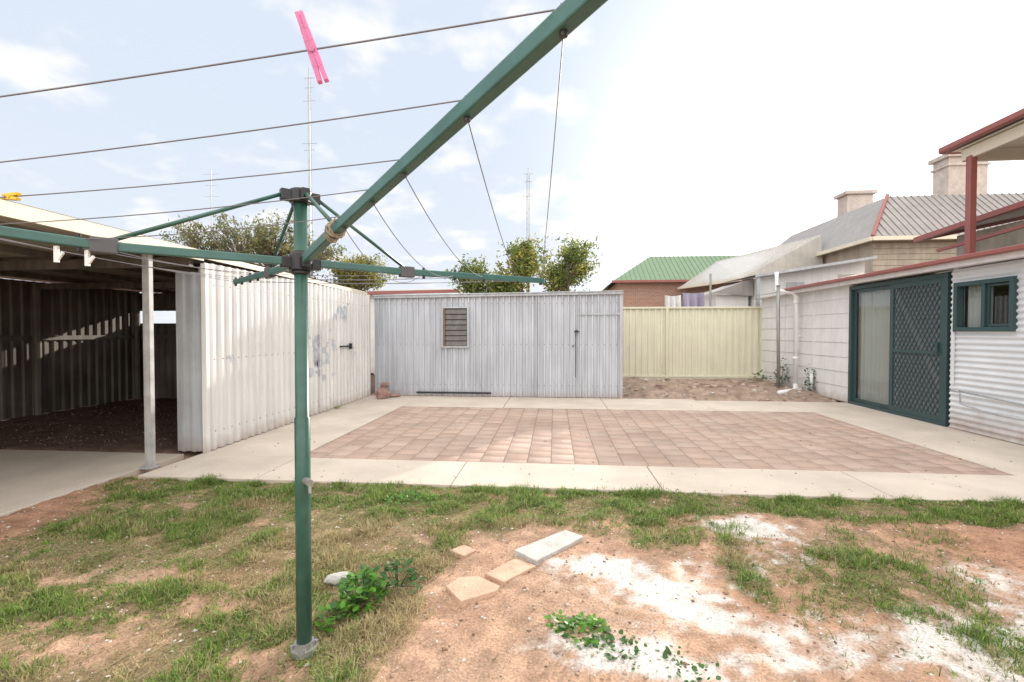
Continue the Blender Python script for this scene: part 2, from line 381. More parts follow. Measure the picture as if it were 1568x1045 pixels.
w.beam((-8.1,6.6,2.0),(-3.8,6.6,2.0),.05,.09)
for X_ in (-7.2,-6.2,-5.2,-4.3): w.beam((X_,-.5,2.14),(X_,8.5,2.04),.045,.06)
w.beam((-8.05,0,1.2),(-8.05,8.5,1.2),.04,.07);w.beam((-8.05,8.44,1.2),(-3.8,8.44,1.2),.04,.07)
for Y_ in (4.6,6.6,8.35): w.tube([(-8.0,Y_,0),(-8.0,Y_,2.05)],.05)
for X_ in (-6.9,-5.6): w.tube([(X_,8.44,1.2),(X_,8.44,2.05)],.03)
w.tube([(-5.9,8.4,0),(-5.9,8.4,1.2)],.04)
w.make('framing',[M_dark],gc)
w=MB();w.beam((-3.84,4.13,0),(-3.84,4.13,2.06),.07,.05);w.box((-3.90,4.07,0),(-3.78,4.19,.016));w.make('post',[mat('painted_post',(.42,.42,.42),.5,streak=.3,var=.25,scale=8)],gc,bevel=.004)
# ---------------------------------------------------------------- cream fence
gf=group('steel_fence',(3.5,12.7,0))
w=MB();w.corr((-5,12.7,.1),(1,0,0),10.4,.08,1.92,.16,.035,(0,-1,0));w.make('panels',[M_cream],gf)
w=MB()
w.box((-5,12.63,1.90),(5.4,12.71,1.95));w.box((-5,12.63,.10),(5.4,12.71,.15))
for X_ in (.55,2.93,5.3): w.box((X_-.03,12.62,.0),(X_+.03,12.72,1.945))
w.make('rails_posts',[M_creamD],gf,bevel=.004)
w=MB();w.box((1.3,12.55,-.1),(5.3,12.72,.09));w.make('plinth',[M_conc],gf,bevel=.01)
# ---------------------------------------------------------------- lean-to house (right)
gh=group('lean_to_house',(5.3,8,0))
w=MB()
z=.02;k=0
while z<2.12:
    z2=min(z+.27,2.14); w.add([(5.30,8.98,z),(5.30,12.66,z),(5.315,12.66,z2-.006),(5.315,8.98,z2-.006)],[(0,3,2,1)])
    w.add([(5.315,8.98,z2-.006),(5.315,12.66,z2-.006),(5.30,12.66,z2),(5.30,8.98,z2)],[(0,3,2,1)])
    z=z2
for Y_ in (9.02,10.2,11.4,12.6): w.box((5.29,Y_-.015,.02),(5.312,Y_+.015,2.14))
w.box((5.32,8.98,0),(5.4,12.66,2.14))
w.make('board_wall',[M_board],gh)
w=MB()
def cw(y0,y1,z0,z1):
    n=int((z1-z0)/.076*8)+1;vs=[]
    for i in range(n+1):
        z=z0+(z1-z0)*i/n;xo=5.28-.011*math.sin(2*math.pi*z/.076)
        vs+=[(xo,y0,z),(xo,y1,z)]
    w.add(vs,[(2*i,2*i+2,2*i+3,2*i+1) for i in range(n)])
cw(6.70,6.80,.02,2.12);cw(5.92,6.70,.02,1.31);cw(5.92,6.70,1.93,2.12);cw(-1,5.92,.02,2.12)
w.make('corrugated_wall',[M_corrw],gh,smooth=True)
w=MB();w.box((5.30,6.72,.0),(5.38,6.80,2.14));w.box((5.25,6.72,.6),(5.268,6.76,1.4));w.make('jamb',[M_corrw],gh)
w=MB()
def fr(mb,y0,y1,z0,z1,x0,x1,t):
    mb.box((x0,y0,z0),(x1,y0+t,z1));mb.box((x0,y1-t,z0),(x1,y1,z1));mb.box((x0,y0+t,z0),(x1,y1-t,z0+t));mb.box((x0,y0+t,z1-t),(x1,y1-t,z1))
fr(w,5.90,6.72,1.30,1.94,5.235,5.33,.055);w.box((5.25,6.28,1.355),(5.30,6.33,1.885))
fr(w,5.96,6.28,1.36,1.88,5.275,5.30,.03)
w.make('window_frame',[M_frame],gh,bevel=.003)
w=MB();w.add([(5.31,5.95,1.35),(5.31,6.67,1.35),(5.31,6.67,1.89),(5.31,5.95,1.89)],[(0,1,2,3)]);w.make('window_glass',[M_glass],gh)
w=MB();w.corr((5.40,6.34,1.3),(0,1,0),.36,1.3,1.95,.07,.03,(-1,0,0),kind='sin');w.make('window_curtain',[M_curt],gh,smooth=True)
w=MB();fr(w,6.84,8.97,.0,2.10,5.26,5.36,.06);fr(w,7.92,8.91,.06,2.04,5.31,5.34,.06)
fr(w,6.90,7.95,.06,2.04,5.272,5.30,.075);w.box((5.272,6.975,.98),(5.298,7.875,1.03))
w.box((5.24,6.98,1.0),(5.272,7.02,1.15))
w.make('sliding_door_frame',[M_frame],gh,bevel=.003)
w=MB();w.add([(5.325,7.98,.12),(5.325,8.85,.12),(5.325,8.85,1.98),(5.325,7.98,1.98)],[(0,1,2,3)]);w.make('door_glass',[M_glass],gh)
w=MB();y0,y1,z0,z1=6.975,7.875,.135,1.965
def clipd(sgn,c):
    pts=[]
    for y in (y0,y1):
        z=sgn*(y-y0)*1.6+c
        if z0<=z<=z1:pts.append((y,z))
    for z in (z0,z1):
        y=(z-c)/(sgn*1.6)+y0
        if y0<y<y1:pts.append((y,z))
    return pts
for k in range(-20,50):
    for sg in (1,-1):
        c=z0+k*.13
        p=clipd(sg,c)
        if len(p)>=2: w.beam((5.285+.004*sg,p[0][0],p[0][1]),(5.285+.004*sg,p[1][0],p[1][1]),.014,.007,up=(1,0,0))
w.make('security_grille',[M_screen],gh)
ms=bpy.data.materials.new('fly_screen');ms.use_nodes=True;N=ms.node_tree.nodes;L=ms.node_tree.links
tr=N.new('ShaderNodeBsdfTransparent');mx=N.new('ShaderNodeMixShader');mx.inputs[0].default_value=.7
N['Principled BSDF'].inputs['Base Color'].default_value=(.20,.22,.23,1);N['Principled BSDF'].inputs['Roughness'].default_value=.6
L.new(tr.outputs[0],mx.inputs[1]);L.new(N['Principled BSDF'].outputs[0],mx.inputs[2]);L.new(mx.outputs[0],N['Material Output'].inputs['Surface'])
w=MB();w.add([(5.295,y0,z0),(5.295,y1,z0),(5.295,y1,z1),(5.295,y0,z1)],[(0,1,2,3)]);w.make('fly_screen',[ms],gh)
w=MB()
w.add([(5.42,3,.0),(8,3,.0),(8,12.6,.0),(5.42,12.6,.0)],[(0,1,2,3)]);w.add([(8,3,0),(8,12.6,0),(8,12.6,2.4),(8,3,2.4)],[(0,1,2,3)])
w.add([(5.42,9.6,0),(8,9.6,0),(8,9.6,2.4),(5.42,9.6,2.4)],[(0,1,2,3)]);w.add([(5.42,3,0),(8,3,0),(8,3,2.4),(5.42,3,2.4)],[(0,1,2,3)]);w.add([(5.42,3,2.13),(8,3,2.13),(8,12.6,2.13),(5.42,12.6,2.13)],[(0,1,2,3)])
w.make('interior',[M_room],gh)
w=MB();w.corr((5.45,8.0,.1),(0,1,0),.95,.1,2.0,.10,.05,(-1,0,0),kind='sin');w.make('curtain',[M_curt],gh,smooth=True)
w=MB();w.add([(5.05,-1,2.20),(5.05,12.8,2.20),(8.6,12.8,2.75),(8.6,-1,2.75)],[(0,3,2,1)]);w.make('roof',[M_roof],gh)
w=MB();w.add([(5.1,-1,2.135),(5.1,12.75,2.135),(5.42,12.75,2.135),(5.42,-1,2.135)],[(0,1,2,3)]);w.beam((5.085,-1,2.155),(5.085,10.9,2.155),.02,.07);w.make('fascia',[M_board],gh)
w=MB();w.beam((5.03,-1,2.215),(5.03,10.9,2.215),.09,.055);w.make('gutter',[M_red],gh,bevel=.01)
w=MB()
w.tube([(5.22,6.72,.52),(5.20,6.55,.52),(5.17,6.5,.50),(5.17,6.5,.38),(5.2,6.2,.33),(5.22,5.2,.30)],.012);w.tube([(5.2,6.55,.53),(5.2,5.2,.46)],.012)
w.make('bent_rail',[M_grey],gh,smooth=True)
gp=group('downpipe',(5.2,10.6,0))
w=MB();w.tube([(5.16,10.62,.14),(5.16,10.62,2.05),(5.10,10.62,2.14),(4.9,10.95,2.22),(4.9,10.95,2.62)],.045,12)
w.tube([(5.16,10.62,1.2),(5.28,10.62,1.2)],.02);w.tube([(5.16,10.62,.16),(5.14,10.55,.09),(5.0,10.35,.06),(4.55,10.0,.05)],.05,12)
w.tube([(5.22,10.1,.12),(5.22,10.1,.5)],.03,10);w.tube([(5.16,10.62,.7),(5.16,10.62,.76)],.056,12);w.tube([(5.16,10.62,1.9),(5.16,10.62,1.96)],.056,12)
w.make('pipe',[M_wp],gp,smooth=True)
gq=group('steel_post',(4.83,10.65,0));w=MB();w.tube([(4.83,10.65,0),(4.80,10.65,2.28)],.035,10);w.tube([(4.80,10.65,2.28),(4.80,10.65,2.30)],.042,10);w.make('tube',[M_zinc],gq,smooth=True)
# ---------------------------------------------------------------- clothesline
gl=group('rotary_clothesline',(-1.02,1.817,0))
P=Vector((-1.02,1.817,0))
w=MB();w.tube([(-1.02,1.817,0),(-1.02,1.817,.95),(-1.02,1.817,.955),(-1.02,1.817,1.86)],[.030,.030,.026,.026],20);w.make('pole',[M_greenp],gl,smooth=True)
w=MB();w.tube([(-1.02,1.817,-.01),(-1.02,1.817,.012)],.052,16);w.tube([(-1.02,1.817,.012),(-1.02,1.817,.035)],.037,16)
for a in range(4):
    q=P+Vector((math.cos(a*1.57+.5),math.sin(a*1.57+.5),0))*.046; w.tube([q+Vector((0,0,.010)),q+Vector((0,0,.026))],.007,6)
w.tube([(-1.0,1.80,.70),(-.965,1.77,.70)],.014,10);w.tube([(-.97,1.775,.70),(-.965,1.77,.66)],.006,6)
w.make('ground_socket',[M_zinc],gl)
w=MB()
w.tube([(-1.02,1.817,1.815),(-1.02,1.817,1.865)],.043,20);w.tube([(-1.02,1.817,1.865),(-1.02,1.817,1.872)],[.043,.030],20)
w.tube([(-1.02,1.817,1.545),(-1.02,1.817,1.605)],.045,20);w.tube([(-1.02,1.817,1.605),(-1.02,1.817,1.625)],[.04,.03],20);w.tube([(-1.02,1.817,1.53),(-1.02,1.817,1.545)],.036,20)
dirs=[Vector((.713,-.701,0)),Vector((-.701,-.713,0)),Vector((.701,.713,0)),Vector((-.713,.701,0))]
for d in dirs:
    for z in (1.575,1.84): w.beam(P+d*.035+Vector((0,0,z)),P+d*.075+Vector((0,0,z)),.032,.045)
w.make('hubs',[M_black],gl,bevel=.004)
arms=[[(.06,1.585),(.39,1.645),(1.85,1.885)],[(.06,1.578),(.6,1.574),(.85,1.592),(1.62,1.69)],[(.06,1.58),(.47,1.578),(1.36,1.60)],[(.06,1.58),(.5,1.585),(1.34,1.607)]]
jl=[.39,.6,.47,.5]
def ap(k,l,dz=0):
    A=arms[k]
    for (a,za),(b,zb) in zip(A,A[1:]):
        if l<=b or b==A[-1][0]:
            z=za+(zb-za)*(l-a)/(b-a);break
    return P+dirs[k]*l+Vector((0,0,z+dz))
w=MB()
for k in range(4):
    A=arms[k]
    for (a,za),(b,zb) in zip(A,A[1:]): w.beam(ap(k,a),ap(k,b),.024 if k!=0 else .030,.030 if k!=0 else .036)
w.make('arms',[M_green],gl,bevel=.004)
w=MB()
for k in range(4):
    w.tube([P+dirs[k]*.07+Vector((0,0,1.84)),ap(k,jl[k],.012)],.0075,8)
w.make('struts',[M_greenp],gl,smooth=True)
w=MB()
for k in range(4):
    if k==0:continue
    w.beam(ap(k,jl[k]-.035),ap(k,jl[k]+.035),.034,.05)
w.make('clamps',[mat('clamp_plastic',(.10,.10,.11),.5)],gl,bevel=.004)
w=MB()
for i in range(9):
    c=ap(0,.35+i*.009,.003*random.uniform(-1,1));pts=[]
    e=Vector((0,0,1));f=Vector((dirs[0].y,-dirs[0].x,0))
    for j in range(13):
        a=j/12*2*math.pi; rr=.027+random.uniform(-.003,.005); pts.append(c+e*math.cos(a)*rr+f*math.sin(a)*rr+dirs[0]*.014*math.sin(a+i))
    w.tube(pts,.0022,5)
w.make('wire_coil',[mat('twine',(.36,.30,.22),.8)],gl)
w=MB();cl=MB()
def wire(a,b,sag,r=.0016):
    pts=[a+(b-a)*(i/12)+Vector((0,0,-sag*4*(i/12)*(1-i/12))) for i in range(13)]
    w.tube(pts,r,5);return pts
Ls={0:[1.45,1.17,.885,.69,.47],1:[1.42,1.20,1.05,.86,.66],2:[1.34,1.16,.92,.74,.56],3:[1.32,1.14,.92,.74,.56]}
keep={}
for i in range(5):
    a,b,c_,d_=[ap(k,Ls[k][i]) for k in (0,1,2,3)]
    keep[i]=wire(a+Vector((0,0,.02)),b+Vector((0,0,.01)),.012)
    wire(a-Vector((0,0,.02)),c_,.02+.02*i,.0014);wire(b,d_,.012+.01*(i%3),.0014);wire(c_,d_,.012+.012*(i%2),.0014)
    for k,q in zip((0,1,2,3),(a,b,c_,d_)):
        cl.tube([q+Vector((0,0,-.026)),q+Vector((0,0,.026))],.007,8)
w.make('lines',[M_wire],gl);cl.make('line_cleats',[M_black],gl)
w=MB()
for l in (.64,.71):
    q=ap(1,l,-.02);w.box((q.x-.006,q.y-.004,q.z-.05),(q.x+.006,q.y+.004,q.z));w.beam(q+Vector((0,0,-.045)),q+Vector((.022,0,-.02)),.006,.008)
w.make('line_tensioners',[M_wp],gl)
def peg(name,loc,d,m,Lg,wd=.011,sp=1.0):
    gpg=group(name,loc);loc=Vector(loc);d=Vector(d).normalized();s_=d.cross(Vector((.2,-1,0))).normalized()
    w=MB()
    n=(d.cross(s_)).normalized()
    for sg in (-1,1):
        pr=[(-.55,.0040,.008),(-.3,.0042,.010),(-.12,.0045,.011),(.05,.0048,.011),(.25,.0052,.010),(.45,.0066,.009)]
        for (a,o1,t1),(b,o2,t2) in zip(pr,pr[1:]):
            p=loc+d*a*Lg+s_*sg*o1*sp;q=loc+d*b*Lg+s_*sg*o2*sp
            w.beam(p,q+d*.0005,t1*.8,wd,up=n)
    w.make('legs',[m],gpg,bevel=.001)
    w=MB();w.tube([loc+n*.008,loc-n*.008],.0055,12);w.make('spring',[m],gpg)
w0=keep[0]
def onx(pts,x):
    for a,b in zip(pts,pts[1:]):
        if (a.x-x)*(b.x-x)<=0: t=(x-a.x)/(b.x-a.x);return a+(b-a)*t
pq=onx(w0,-.425)
peg('clothes_peg',tuple(pq+Vector((0,0,-.002))),(.34,.05,-1),M_pink,.125,sp=.9)
pq=onx(keep[2],-1.40)
if pq: peg('clothes_peg',tuple(pq),(1,-.3,-.1),M_yellow,.07)
# ---------------------------------------------------------------- paving slabs, stones
def slabo(name,pts,z0,z1,m):
    w=MB();n=len(pts);w.add([(a,b,z0) for a,b in pts]+[(a,b,z1) for a,b in pts],[tuple(range(n-1,-1,-1)),tuple(range(n,2*n))]+[(i,(i+1)%n,n+(i+1)%n,n+i) for i in range(n)])
    return w.make(name,[m],bevel=.004)
M_sl1=mat('orange_slab',(.52,.36,.26),.85,var=.16,scale=8,fine=.16,bump=.3);M_sl2=mat('grey_slab',(.46,.45,.43),.85,var=.2,scale=9,fine=.16,bump=.3)
slabo('stone_slab',[(-.55,2.32),(-.446,2.195),(-.29,2.30),(-.275,2.345),(-.40,2.435),(-.50,2.41)],-.05,.010,M_sl1)
slabo('stone_slab',[(-.37,2.465),(-.26,2.39),(-.10,2.575),(-.225,2.645)],-.05,.008,M_sl1)
slabo('stone_slab',[(-.235,2.72),(-.10,2.60),(.185,2.94),(.07,3.03)],-.05,.022,M_sl2)
slabo('stone_slab',[(-.62,2.72),(-.52,2.66),(-.46,2.74),(-.55,2.80)],-.05,.004,M_sl1)
def rock(name,loc,r,m,seed=0,sq=(1,1,.7)):
    import bmesh
    bm=bmesh.new();bmesh.ops.create_icosphere(bm,subdivisions=2,radius=r);rr=random.Random(seed)
    for v in bm.verts:
        k=1+rr.uniform(-.18,.18);v.co=Vector((v.co.x*sq[0]*k,v.co.y*sq[1]*k,v.co.z*sq[2]*k))
    me=bpy.data.meshes.new(name);bm.to_mesh(me);bm.free();me.materials.append(m);ob=bpy.data.objects.new(name,me);ob.location=loc;ob.rotation_euler=(0,0,rr.uniform(0,6));sc.collection.objects.link(ob);return ob
M_rk=mat('red_rock',(.30,.19,.16),.9,var=.3,scale=12,bump=.4)
rock('stone',(-3.3,8.75,.10),.14,M_rk,1,(1.0,.8,.9));rock('stone',(-3.35,9.0,.24),.09,M_rk,2);rock('stone',(-3.15,9.0,.04),.09,M_rk,3,(1.4,1,.5))
rock('stone',(-1.13,2.36,.0),.05,M_sl2,4,(1.4,.8,.5))
def scatter_rocks(name,pts,smin,smax,m,cols,pw_=3):
    base=np.array([(1,0,0),(-1,0,0),(0,1,0),(0,-1,0),(0,0,1),(0,0,-1)],float)
    tri=np.array([(0,2,4),(2,1,4),(1,3,4),(3,0,4),(2,0,5),(1,2,5),(3,1,5),(0,3,5)])
    n=len(pts);sz=rng.uniform(0,1,n)**pw_*(smax-smin)+smin
    a=rng.uniform(0,6.28,n);V=base[None]*(sz[:,None,None])*rng.uniform(.6,1.3,(n,6,1))*np.array([1,.8,.5])
    ca,sa=np.cos(a)[:,None],np.sin(a)[:,None]
    x=V[...,0]*ca-V[...,1]*sa;y=V[...,0]*sa+V[...,1]*ca
    V=np.stack([x+pts[:,0:1],y+pts[:,1:2],V[...,2]+pts[:,2:3]],-1)
    F=tri[None]+(np.arange(n)*6)[:,None,None]
    C=np.repeat(cols[rng.integers(0,len(cols),n)],6,0)
    npmesh(name,V.reshape(-1,3),F.reshape(-1,3),[m],C)
M_peb=mat('pebbles',(0,0,0),.9,attr=True,var=.1,scale=20,spec=.2)
n=16000;x=rng.uniform(-3.9,4,n);y=rng.uniform(1.1,3.9,n);pts=np.stack([x,y,height(x,y)+.001],1)
scatter_rocks('gravel',pts,.0015,.014,M_peb,np.array([(.42,.32,.25),(.50,.46,.41),(.28,.18,.13),(.62,.59,.54),(.18,.13,.10)]),4)
n=260;x=rng.uniform(1.35,5.2,n);y=rng.uniform(9.15,12.55,n);pts=np.stack([x,y,height(x,y)+.003],1)
scatter_rocks('rubble',pts,.008,.12,M_peb,np.array([(.36,.28,.23),(.42,.35,.29),(.26,.19,.15),(.5,.46,.42)]),4)
gbk=MB()
for i in range(10):
    bx=random.uniform(2.2,5.0);by=random.uniform(10.4,12.4);a=random.uniform(0,3.14);zz=float(height(np.array([bx]),np.array([by]))[0])+.02
    dv=Vector((math.cos(a),math.sin(a),random.uniform(-.1,.1)))*.11;gbk.beam(Vector((bx,by,zz))-dv,Vector((bx,by,zz))+dv,.10,.07)
gbk.make('loose_bricks',[mat('old_brick',(.38,.28,.23),.9,var=.3,scale=7)],bevel=.005)
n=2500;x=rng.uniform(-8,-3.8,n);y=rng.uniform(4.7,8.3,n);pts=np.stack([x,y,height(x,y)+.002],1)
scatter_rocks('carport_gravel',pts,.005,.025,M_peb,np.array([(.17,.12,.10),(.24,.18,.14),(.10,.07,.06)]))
# wind-blown leaf litter and grit on the hard paving
n=420;x=rng.uniform(-3.6,5.2,n);y=3.9+4.9*rng.uniform(0,1,n)**1.8;pts=np.stack([x,y,0*x+.014],1)
scatter_rocks('leaf_litter',pts,.003,.013,M_peb,np.array([(.20,.14,.08),(.14,.12,.06),(.30,.22,.14)]),2)
# ---------------------------------------------------------------- grass
M_grass=mat('grass_blades',(0,0,0),.6,attr=True,var=.12,scale=6,transl=.35,spec=.3)
def grass(name,n,x0,x1,y0,y1,hmin,hmax,dfun,lay=.0,wd=.0019):
    x=rng.uniform(x0,x1,n);y=rng.uniform(y0,y1,n);d=dfun(x,y);k=rng.uniform(0,1,n)<d
    x=x[k];y=y[k];d=d[k];n=len(x)
    cn=rng.integers(4,9,n);idx=np.repeat(np.arange(n),cn);m=len(idx)
    bx=x[idx]+rng.normal(0,.009,m);by=y[idx]+rng.normal(0,.009,m);bz=height(bx,by)-.003
    tall=.35+1.3*sstep(.35,.7,fbm(x*5,y*5,81,3))
    h=rng.uniform(hmin,hmax,m)*tall[idx]
    az=rng.uniform(0,6.283,m);lean=rng.uniform(.2,1.3,m)+lay
    lx=np.cos(az)*np.sin(lean);ly=np.sin(az)*np.sin(lean);lz=np.cos(lean)
    wx=-np.sin(az)*wd*rng.uniform(.6,1.3,m);wy=np.cos(az)*wd*rng.uniform(.6,1.3,m)
    p0=np.stack([bx,by,bz],1);W=np.stack([wx,wy,0*wx],1)
    D=np.stack([lx,ly,lz],1)*h[:,None]
    mid=p0+D*.55;tip=p0+D*np.array([1.15,1.15,.85])-np.array([0,0,1])*(h*lean*.12)[:,None]
    V=np.stack([p0-W,p0+W,mid+W*.8,mid-W*.8,tip+W*.1,tip-W*.1],1)
    F=np.array([(0,1,2,3),(3,2,4,5)])[None]+(np.arange(m)*6)[:,None,None]
    gn=fbm(x*1.8,y*1.8,91,3)*.5+fbm(x*6,y*6,93,3)*.5+ .20*sstep(3.0,3.6,y)+.14*sstep(1.0,1.4,x)+.085-.30*blob(x,y,-.6,2.2,.25,.5)-.10*blob(x,y,-2,2.75,.9,.25)+rng.normal(0,.05,n)
    q=sstep(.45,.57,gn)[idx][:,None]*rng.uniform(.7,1,(m,1))
    q=np.where(rng.uniform(0,1,(m,1))<.12,0.05,q)
    straw=np.array([.46,.38,.21])*rng.uniform(.6,1.25,(m,1));gr=np.array([.075,.19,.025])*rng.uniform(.45,1.6,(m,1))
    yel=np.array([.22,.34,.05])*rng.uniform(.7,1.3,(m,1));gr=np.where(rng.uniform(0,1,(m,1))<.35,yel,gr)
    C=straw*(1-q)+gr*q
    return npmesh(name,V.reshape(-1,3),F.reshape(-1,4),[M_grass],np.repeat(C,6,0))
grass('lawn_grass',88000,-3.8,3.6,1.0,3.9,.014,.048,dens)
def edge(x,y): return sstep(.35,.6,fbm(x*3,y*0,95,3))*1.0
o=grass('path_edge_grass',5500,-3.6,3.5,3.76,3.92,.03,.070,edge,.1)
def e2(x,y): return sstep(.4,.6,fbm(x*0,y*3,96,3))
grass('wall_base_grass',600,-3.66,-3.58,5.8,7.6,.03,.13,e2)
def dd(x,y): return np.clip(.15+.5*dens(x,y),0,1)*(1-.6*white(x,y))
n=14000;x=rng.uniform(-3.8,3.6,n);y=rng.uniform(1.1,3.85,n);k=rng.uniform(0,1,n)<dd(x,y);x=x[k];y=y[k];n=len(x)
a=rng.uniform(0,6.28,n);l=rng.uniform(.01,.06,n);z=height(x,y)+.006
D=np.stack([np.cos(a)*l,np.sin(a)*l,rng.uniform(-.004,.012,n)],1);W=np.stack([-np.sin(a)*.0013,np.cos(a)*.0013,0*a],1);p=np.stack([x,y,z],1)
V=np.stack([p-W,p+W,p+D+W,p+D-W],1);F=np.array([(0,1,2,3)])[None]+(np.arange(n)*4)[:,None,None]
npmesh('dry_straw',V.reshape(-1,3),F.reshape(-1,4),[M_grass],np.repeat(np.array([.48,.39,.25])*rng.uniform(.3,1.2,(n,1)),4,0))
M_leaf=mat('weed_leaf',(.11,.28,.03),.5,var=.35,scale=30,transl=.4)
M_leafd=mat('weed_leaf_dark',(.05,.13,.03),.55,var=.35,scale=30,transl=.3)
def weed(name,loc,r,h,n,m,ls=.03,stems=True):
    w=MB();loc=Vector(loc)
    for i in range(n):
        a=random.uniform(0,6.28);rr=r*math.sqrt(random.random())*random.uniform(.6,1.25);zz=h*random.uniform(.15,1)*max(.2,(1-.6*(rr/r)**2))
        c=loc+Vector((math.cos(a)*rr,math.sin(a)*rr,zz));
        if stems and i%4==0: w.tube([loc+Vector((math.cos(a)*rr*.2,math.sin(a)*rr*.2,0)),c],.0015,4,1)
        az=a+random.uniform(-1.5,1.5);t=random.uniform(-.3,.9);s=ls*random.uniform(.5,1.3)
        d=Vector((math.cos(az)*math.cos(t),math.sin(az)*math.cos(t),math.sin(t)));sd=Vector((-math.sin(az),math.cos(az),random.uniform(-.3,.3)))*s*.36
        w.add([c,c+d*s*.35+sd,c+d*s*.75+sd*.8,c+d*s,c+d*s*.75-sd*.8,c+d*s*.35-sd],[(0,1,2,3),(0,3,4,5)],0 if random.random()<.7 else 1)
    return w.make(name,[m,M_leafd])
weed('weed',(-.93,2.17,-.01),.11,.16,190,M_leaf,.042)
weed('weed',(-.80,2.33,-.01),.10,.13,90,M_leafd,.034)
weed('weed',(-.98,2.02,-.01),.08,.06,60,M_leaf,.036)
weed('weed',(.14,2.02,-.02),.11,.07,130,M_leaf,.034,False);weed('weed',(.26,1.93,-.02),.12,.05,100,M_leafd,.026,False)
weed('weed',(.02,2.08,-.02),.06,.05,50,M_leaf,.03,False)
weed('weed',(.50,1.86,-.02),.12,.035,70,M_leafd,.022,False);weed('weed',(-1.1,3.45,0),.22,.05,260,M_leaf,.022,False)
weed('climbing_weed',(5.15,11.2,.1),.18,.6,150,M_leafd,.06);weed('climbing_weed',(5.22,10.15,.05),.12,.6,110,M_leafd,.055);weed('climbing_weed',(4.95,11.9,.1),.25,.25,70,M_leafd,.06)
# ---------------------------------------------------------------- laundry beyond the fence
glx=group('hanging_laundry',(3.9,14,0));w=MB()
def cloth(x0,x1,zt,zb,mi):
    n=14;vs=[]
    for i in range(n+1):
        x=x0+(x1-x0)*i/n
        for j,z in enumerate((zt,(zt+zb)/2,zb)):
            vs.append((x,13.9+.05*j*math.sin(i*1.3),z-.03*math.sin(math.pi*i/n)*(1 if j==0 else 1.6)))
    w.add(vs,[(3*i+j,3*i+3+j,3*i+4+j,3*i+1+j) for i in range(n) for j in (0,1)],mi)
cloth(3.65,4.25,2.42,1.85,0);cloth(3.15,3.6,2.35,1.9,1)
w.make('cloths',[mat('mauve_cloth',(.30,.27,.38),.8),mat('pale_cloth',(.6,.6,.62),.8)],glx)
w=MB();w.tube([(1.9,13.9,2.40),(3.9,13.9,2.40),(5.0,13.9,2.45)],.004,4);w.tube([(4.42,13.9,0),(4.42,13.9,2.95)],.03,8);w.tube([(1.9,13.9,0),(1.9,13.9,2.40)],.02,6);w.make('line_and_post',[M_zinc],glx)
# ---------------------------------------------------------------- trees
M_bark=mat('bark',(.14,.11,.085),.9,var=.3,scale=12,bump=.5)
M_tleaf=mat('tree_leaves',(0,0,0),.55,attr=True,var=.1,transl=.5,spec=.3)
def tree(name,base,lobes,nb,leaves,ls,cols,tr=.14,gap=.0):
    w=MB();base=Vector(base);tips=[];top=Vector(lobes[0][0]);fork=base+(Vector((0,0,1))*(top.z-base.z)*.45)
    w.tube([base,base+(fork-base)*.5+Vector((.05,.03,0)),fork],[tr,tr*.8,tr*.7],8,0)
    for c,rad,wgt in lobes:
        c=Vector(c);rad=Vector(rad);mid=fork+(c-fork)*.6+Vector((random.uniform(-.2,.2),random.uniform(-.2,.2),0))
        w.tube([fork,fork+(mid-fork)*.5+Vector((0,0,-.08)),mid],[tr*.55,tr*.4,tr*.28],6,0)
        for i in range(int(nb*wgt)):
            u=Vector((random.gauss(0,1),random.gauss(0,1),random.gauss(0,1))).normalized()*random.uniform(.45,1)
            t=c+Vector((u.x*rad.x,u.y*rad.y,u.z*rad.z));m2=mid+(t-mid)*.5+Vector((random.uniform(-.12,.12),random.uniform(-.12,.12),random.uniform(-.05,.15)))
            w.tube([mid,m2,t],[tr*.2,tr*.11,.004],4,0);tips.append(t);tips.append(m2+(t-m2)*.5)
            for _ in range(2):
                t2=m2+(t-m2)*random.uniform(.2,.8)+Vector([random.gauss(0,.22) for _ in range(3)]);w.tube([m2+(t-m2)*.3,t2],[tr*.06,.003],4,0);tips.append(t2)
    ob=w.make(name,[M_bark])
    T=np.array([tuple(t) for t in tips]);keepn=rng.uniform(0,1,len(T))>gap;T=T[keepn]
    n=leaves;i=rng.integers(0,len(T),n);sc_=rng.uniform(.06,.17,len(T))[i][:,None]
    c=T[i]+rng.normal(0,1,(n,3))*sc_*np.array([1,1,.8])
    a=rng.normal(0,1,(n,3));a/=np.linalg.norm(a,axis=1)[:,None];b=np.cross(a,rng.normal(0,1,(n,3)));b/=np.linalg.norm(b,axis=1)[:,None]
    s=ls*rng.uniform(.6,1.3,(n,1))
    V=np.stack([c-a*s,c+b*s*.4,c+a*s,c-b*s*.4],1);F=np.array([(0,1,2,3)])[None]+(np.arange(n)*4)[:,None,None]
    cc=np.array(cols);ci=(rng.integers(0,len(cc),len(T)))[i];C=cc[ci]*rng.uniform(.6,1.4,(n,1))
    lo=npmesh('foliage',V.reshape(-1,3),F.reshape(-1,4),[M_tleaf],np.repeat(C,4,0));lo.parent=ob
olive=[(.13,.19,.05),(.18,.24,.06),(.10,.15,.045),(.32,.31,.08),(.24,.27,.08)]
tree('olive_tree',(-2.1,14,0),[((-2.45,14,3.0),(.62,.5,.55),1),((-1.75,14.2,2.7),(.45,.5,.4),.6)],32,4400,.058,olive)
tree('olive_tree',(-.8,14.3,0),[((-.95,14.3,3.55),(.52,.6,.74),1.2),((-1.35,14.2,2.9),(.4,.5,.4),.5)],32,4600,.058,olive+[(.44,.38,.09)])
tree('olive_tree',(.4,14.1,0),[((.55,14.1,3.4),(.58,.6,.70),1.1),((.0,14,2.9),(.4,.5,.5),.6)],32,4600,.058,olive+[(.44,.38,.09)])
gum=[(.22,.23,.10),(.15,.19,.08),(.28,.27,.12),(.22,.20,.10)]
